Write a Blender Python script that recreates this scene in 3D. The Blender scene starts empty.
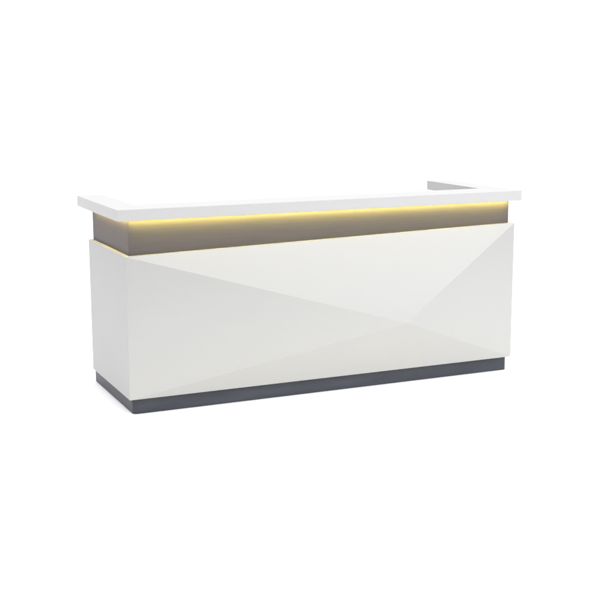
import bpy, bmesh, math
from mathutils import Vector, Matrix

scene = bpy.context.scene
C = scene.collection

# ---------------------------------------------------------------- camera
cam_data = bpy.data.cameras.new("camera")
cam = bpy.data.objects.new("camera", cam_data)
C.objects.link(cam)
yaw, pitch, roll = 0.4232, 0.1855, -0.0027
fw = Vector((math.sin(yaw)*math.cos(pitch), math.cos(yaw)*math.cos(pitch), -math.sin(pitch)))
rt = Vector((math.cos(yaw), -math.sin(yaw), 0))
up = rt.cross(fw)
rt2 = rt*math.cos(roll) + up*math.sin(roll)
up2 = up*math.cos(roll) - rt*math.sin(roll)
m = Matrix((rt2, up2, -fw)).transposed().to_4x4()
m.translation = Vector((-1.6504, -5.8638, 1.7555))
cam.matrix_world = m
cam_data.sensor_width = 36
cam_data.lens = 1174.84/600*36
cam_data.clip_end = 500
scene.camera = cam

# ---------------------------------------------------------------- white studio surround
world = bpy.data.worlds.new("World")
scene.world = world
world.use_nodes = True
bg = world.node_tree.nodes["Background"]
bg.inputs[0].default_value = (1.0, 1.0, 1.0, 1)
bg.inputs[1].default_value = 1.0
# invented gradient: far side white, front and left dimmed to shade the desk
wn, wl = world.node_tree.nodes, world.node_tree.links
w_tc = wn.new('ShaderNodeTexCoord')
w_dot = wn.new('ShaderNodeVectorMath'); w_dot.operation = 'DOT_PRODUCT'
w_dot.inputs[1].default_value = (0.80, 0.60, 0.0)
w_mr = wn.new('ShaderNodeMapRange'); w_mr.interpolation_type = 'SMOOTHSTEP'
w_mr.inputs[1].default_value = 0.22; w_mr.inputs[2].default_value = 0.64
w_mr.inputs[3].default_value = 0.27; w_mr.inputs[4].default_value = 1.12
wl.new(w_tc.outputs['Generated'], w_dot.inputs[0]); wl.new(w_dot.outputs['Value'], w_mr.inputs[0])
# plus an added bright cap overhead, no real lamp, to keep the floor white
w_sep = wn.new('ShaderNodeVectorMath'); w_sep.operation = 'DOT_PRODUCT'
w_sep.inputs[1].default_value = Vector((-0.08, -0.22, 0.97)).normalized()
wl.new(w_tc.outputs['Generated'], w_sep.inputs[0])
w_up = wn.new('ShaderNodeMapRange'); w_up.interpolation_type = 'SMOOTHSTEP'
w_up.inputs[1].default_value = 0.55; w_up.inputs[2].default_value = 0.90
w_up.inputs[3].default_value = 0.0; w_up.inputs[4].default_value = 3.1
w_add = wn.new('ShaderNodeMath'); w_add.operation = 'ADD'
wl.new(w_sep.outputs['Value'], w_up.inputs[0])
wl.new(w_mr.outputs[0], w_add.inputs[0]); wl.new(w_up.outputs[0], w_add.inputs[1])
wl.new(w_add.outputs[0], bg.inputs[1])

def area_lamp(name, loc, target, sx, sy, power, color=(1, 1, 1)):
    d = bpy.data.lights.new(name, 'AREA')
    d.shape = 'RECTANGLE'; d.size = sx; d.size_y = sy
    d.energy = power; d.color = color
    o = bpy.data.objects.new(name, d)
    C.objects.link(o)
    o.location = loc
    o.rotation_euler = (Vector(target) - Vector(loc)).to_track_quat('-Z', 'Y').to_euler()
    return o
area_lamp('unseen_area_lamp', (2.6, -3.4, 4.4), (1.6, 0.0, 0.6), 2.4, 1.8, 40, (1, 1, 1))
area_lamp('unseen_area_lamp', (4.4, -5.8, 1.7), (4.4, 0.0, 1.4), 6.5, 2.2, 168, (1, 1, 1))  # added unseen front lamp, puts a bright reflection on the upper facet
area_lamp('unseen_area_lamp', (-4.2, 2.6, 1.9), (0.3, 0.3, 0.6), 2.2, 1.6, 70, (1, 1, 1))  # added unseen lamp, lifts the counter wing and the floor at left

scene.view_settings.view_transform = 'Standard'
scene.view_settings.look = 'None'
scene.view_settings.exposure = 0
scene.view_settings.gamma = 1

# ---------------------------------------------------------------- materials
def mat(name, col, rough=0.5, spec=0.5):
    mt = bpy.data.materials.new(name)
    mt.use_nodes = True
    b = mt.node_tree.nodes["Principled BSDF"]
    b.inputs["Base Color"].default_value = (*col, 1)
    b.inputs["Roughness"].default_value = rough
    b.inputs["Specular IOR Level"].default_value = spec
    return mt, mt.node_tree, b

def noisy(name, c1, c2, rough, scale=(1, 1, 1), nscale=6.0, detail=4, spec=0.5, bump=0.0, rr=0.06):
    """base colour wandering between c1 and c2 by object-space noise, with uneven gloss"""
    mt, nt, b = mat(name, c1, rough, spec)
    N, L = nt.nodes, nt.links
    tc = N.new('ShaderNodeTexCoord'); mp = N.new('ShaderNodeMapping')
    mp.inputs['Scale'].default_value = scale
    nz = N.new('ShaderNodeTexNoise'); nz.inputs['Scale'].default_value = nscale; nz.inputs['Detail'].default_value = detail
    mx = N.new('ShaderNodeMix'); mx.data_type = 'RGBA'
    mx.inputs[6].default_value = (*c1, 1); mx.inputs[7].default_value = (*c2, 1)
    mr = N.new('ShaderNodeMapRange'); mr.inputs[3].default_value = rough-rr; mr.inputs[4].default_value = rough+rr
    L.new(tc.outputs['Object'], mp.inputs[0]); L.new(mp.outputs[0], nz.inputs['Vector'])
    L.new(nz.outputs['Fac'], mx.inputs[0]); L.new(mx.outputs[2], b.inputs['Base Color'])
    L.new(nz.outputs['Fac'], mr.inputs[0]); L.new(mr.outputs[0], b.inputs['Roughness'])
    if bump:
        bp = N.new('ShaderNodeBump'); bp.inputs['Strength'].default_value = bump; bp.inputs['Distance'].default_value = 0.001
        L.new(nz.outputs['Fac'], bp.inputs['Height']); L.new(bp.outputs[0], b.inputs['Normal'])
    return mt

M_white = noisy('white_lacquer', (0.390, 0.390, 0.390), (0.402, 0.402, 0.402), 0.4, (1, 1, 1), 2.2, 3, 0.2)
_b = M_white.node_tree.nodes["Principled BSDF"]
_b.inputs["Coat Weight"].default_value = 0.8; _b.inputs["Coat Roughness"].default_value = 0.23
M_side = noisy('white_matt_side', (0.405, 0.405, 0.412), (0.415, 0.415, 0.422), 0.5, (1, 1, 1), 2.2, 3, 0.15)
M_top = noisy('white_solid_top', (0.445, 0.445, 0.451), (0.457, 0.457, 0.463), 0.38, (1, 1, 1), 3.0, 3, 0.3)
M_band = noisy('grey_brushed_laminate', (0.092, 0.082, 0.085), (0.114, 0.102, 0.106), 0.45, (1.5, 1.5, 40), 2.5, 4, 0.12, 0.08)
M_plinth = noisy('slate_grey_metal', (0.034, 0.037, 0.048), (0.074, 0.079, 0.094), 0.38, (1.6, 1.6, 9), 1.6, 3, 0.15)
M_inner = noisy('pale_board', (0.76, 0.76, 0.755), (0.78, 0.78, 0.775), 0.5, (1, 1, 1), 3, 3, 0.3)
M_floor, _, _ = mat('white_studio_sheet', (0.84, 0.84, 0.84), 0.9, 0.0)

def emis(name, col, s):
    mt, nt, b = mat(name, (0.8, 0.75, 0.5))
    b.inputs["Emission Color"].default_value = (*col, 1)
    b.inputs["Emission Strength"].default_value = s
    return mt
M_led = emis('warm_led', (1.0, 0.86, 0.21), 102.0)
M_led_side = emis('warm_led_side', (1.0, 0.72, 0.20), 60.0)

# ---------------------------------------------------------------- builders
def finish(name, bm, material, parent=None, bevel=0.0, seg=2):
    bmesh.ops.recalc_face_normals(bm, faces=bm.faces)
    me = bpy.data.meshes.new(name)
    bm.to_mesh(me); bm.free()
    me.materials.append(material)
    o = bpy.data.objects.new(name, me)
    C.objects.link(o)
    if parent: o.parent = parent
    if bevel:
        b = o.modifiers.new('bevel', 'BEVEL'); b.width = bevel; b.segments = seg
        b.limit_method = 'ANGLE'; b.angle_limit = math.radians(30)
        b.harden_normals = True
    return o

def rounded(pts, radii, n=6):
    """round chosen corners of a closed 2-D outline"""
    out = []
    k = len(pts)
    for i, p in enumerate(pts):
        r = radii[i]
        if r <= 0:
            out.append(tuple(p)); continue
        p = Vector(p); a = Vector(pts[i-1]) - p; b = Vector(pts[(i+1) % k]) - p
        a.normalize(); b.normalize()
        for t in range(n+1):
            u = t/n
            q = p + a*r*(1-u)**2 + b*r*u**2
            out.append((q.x, q.y))
    return out

def prism(bm, pts, z0, z1):
    """extrude a plan outline; z1 may be a function of x, y"""
    f = z1 if callable(z1) else (lambda x, y: z1)
    lo = [bm.verts.new((x, y, z0)) for x, y in pts]
    hi = [bm.verts.new((x, y, f(x, y))) for x, y in pts]
    bm.faces.new(lo[::-1]); bm.faces.new(hi)
    k = len(pts)
    for i in range(k):
        j = (i+1) % k
        bm.faces.new((lo[i], lo[j], hi[j], hi[i]))

def box(bm, x0, x1, y0, y1, z0, z1):
    prism(bm, [(x0, y0), (x1, y0), (x1, y1), (x0, y1)], z0, z1)

# ---------------------------------------------------------------- setting
bm = bmesh.new()
v = [bm.verts.new(p) for p in ((-3.8, -3.4, 0), (60, -3.4, 0), (60, 90, 0), (-3.8, 90, 0))]
bm.faces.new(v)
floor = finish('floor', bm, M_floor)
floor['kind'] = 'structure'

# ---------------------------------------------------------------- desk dimensions (metres)
W, D = 2.403, 0.770
H1, H2L, H2R, H3, H4 = 0.085, 0.853, 0.908, 1.041, 1.100
T = 0.040                                   # panel thickness
top_z = lambda x, y: H2L + (H2R - H2L)*x/W

desk = bpy.data.objects.new('reception_desk', None)
C.objects.link(desk)
desk.empty_display_size = 0.3
desk['label'] = 'white faceted reception desk with glowing strip under its counter top and dark grey plinth'
desk['category'] = 'reception desk'

# plinth: a U of boards set back under the body, rounded at the outer corners
P0x, P0y, PR, PD = 0.022, 0.018, 2.385, 0.809
bm = bmesh.new()
pt = 0.05
out = [(P0x, P0y), (PR, P0y), (PR, PD), (PR-pt, PD), (PR-pt, P0y+pt), (P0x+pt, P0y+pt), (P0x+pt, PD), (P0x, PD)]
prism(bm, rounded(out, [0.026, 0.020, 0.008, 0.008, 0, 0, 0.008, 0.012]), 0.001, H1)
finish('plinth', bm, M_plinth, desk, 0.0015)

# faceted front panel: four planes folding to one point standing proud of the face
AX, AZ, AP = None, None, 0.066
def ray_to_plane(px, py, yplane):
    d = fw*1174.84 + rt2*(px-300) - up2*(py-300)
    o = m.translation
    t = (yplane - o.y)/d.y
    return o + d*t
apex = ray_to_plane(407.0, 323.0, -AP)
bm = bmesh.new()
r = 0.016
c_bl = bm.verts.new((0, 0, H1)); c_tl = bm.verts.new((0, 0, H2L)); c_tr = bm.verts.new((W, 0, H2R))
br = []
for i in range(6):
    a = math.radians(90*i/5)
    br.append(bm.verts.new((W - r + r*math.sin(a), 0, H1 + r - r*math.cos(a))))
ap = bm.verts.new(apex)
bm.faces.new((c_tl, c_tr, ap)); bm.faces.new((c_bl, c_tl, ap))
bm.faces.new((br[0], c_bl, ap))
for i in range(5): bm.faces.new((br[i+1], br[i], ap))
bm.faces.new((c_tr, br[5], ap))
ring = [c_bl, c_tl, c_tr] + br[::-1]
back = []
for q in ring:
    x = q.co.x
    xb = T if x < 0.001 else min(x, W-T)
    z = q.co.z
    if q in (c_tl, c_tr): z = top_z(xb, 0)
    back.append(bm.verts.new((xb, T, z)))
k = len(ring)
for i in range(k):
    j = (i+1) % k
    bm.faces.new((ring[i], ring[j], back[j], back[i]))
bm.faces.new(back[::-1])
bmesh.ops.remove_doubles(bm, verts=bm.verts, dist=1e-5)
front = finish('front_panel', bm, M_white, desk)
front['label'] = 'white front panel folded into four shallow triangular facets'

# side panels, mitred behind the front panel
g = 0.0006
for side in (0, 1):
    bm = bmesh.new()
    if side == 0:
        pts = [(0, g), (T, T+g), (T, D), (0, D)]
        rad = [0, 0, 0, 0.006]
    else:
        pts = [(W, 0.02), (W, D), (W-T, D), (W-T, T+g)]
        rad = [0]*4
    if side == 0:
        prism(bm, rounded(pts, rad, 4), H1, lambda x, y: H2L + (H2R-H2L)*x/W)
    else:
        prism(bm, pts, H1, top_z)
    finish('side_panel', bm, M_side, desk, 0.0012)

# recessed upper band in brushed grey laminate (U in plan), rising out of the body
B, B2, BT, BD = 0.026, 0.028, 0.045, 0.758
bm = bmesh.new()
out = [(B, B), (W-B2, B), (W-B2, BD), (W-B2-BT, BD), (W-B2-BT, B+BT), (B+BT, B+BT), (B+BT, BD), (B, BD)]
prism(bm, out, H2L-0.06, H3)
band = finish('upper_band', bm, M_band, desk, 0.0015)
band['label'] = 'recessed grey brown band lit from above by the warm strip'

# raised counter top, U in plan
S, S2, TF, TD, WW, W2 = 0.041, 0.040, 0.011, 0.846, 0.153, 0.234
bm = bmesh.new()
out = [(-S, -TF), (W+S2, -TF), (W+S2, TD), (W+S2-WW, TD), (W+S2-WW, -TF+W2), (-S+WW, -TF+W2), (-S+WW, TD), (-S, TD)]
prism(bm, rounded(out, [0, 0, 0.006, 0.003, 0, 0, 0.004, 0.012]), H3+0.0005, H4)
finish('counter_top', bm, M_top, desk, 0.0012, 2)

# LED strips in the shadow gap under the counter top
def led(x0, x1, y0, y1, mt):
    bm = bmesh.new()
    box(bm, x0, x1, y0, y1, H3-0.0010, H3+0.0002)
    return finish('light_strip', bm, mt, desk)
led(B-0.004, W-B2, 0.0035, 0.0105, M_led)
led(0.008, 0.016, 0.020, BD-0.05, M_led_side)
led(W-0.006, W+0.002, 0.03, BD-0.05, M_led_side)

# the clerk's side: work surface and back rails, hidden from the front
bm = bmesh.new(); box(bm, T+0.001, W-T-0.001, T+0.001, D-0.06, 0.715, 0.740)
finish('work_surface', bm, M_inner, desk, 0.001)
bm = bmesh.new(); box(bm, B+BT+0.002, W-B2-BT-0.002, B+BT+0.002, B+BT+0.02, 0.742, H3-0.001)
finish('back_lining', bm, M_inner, desk)
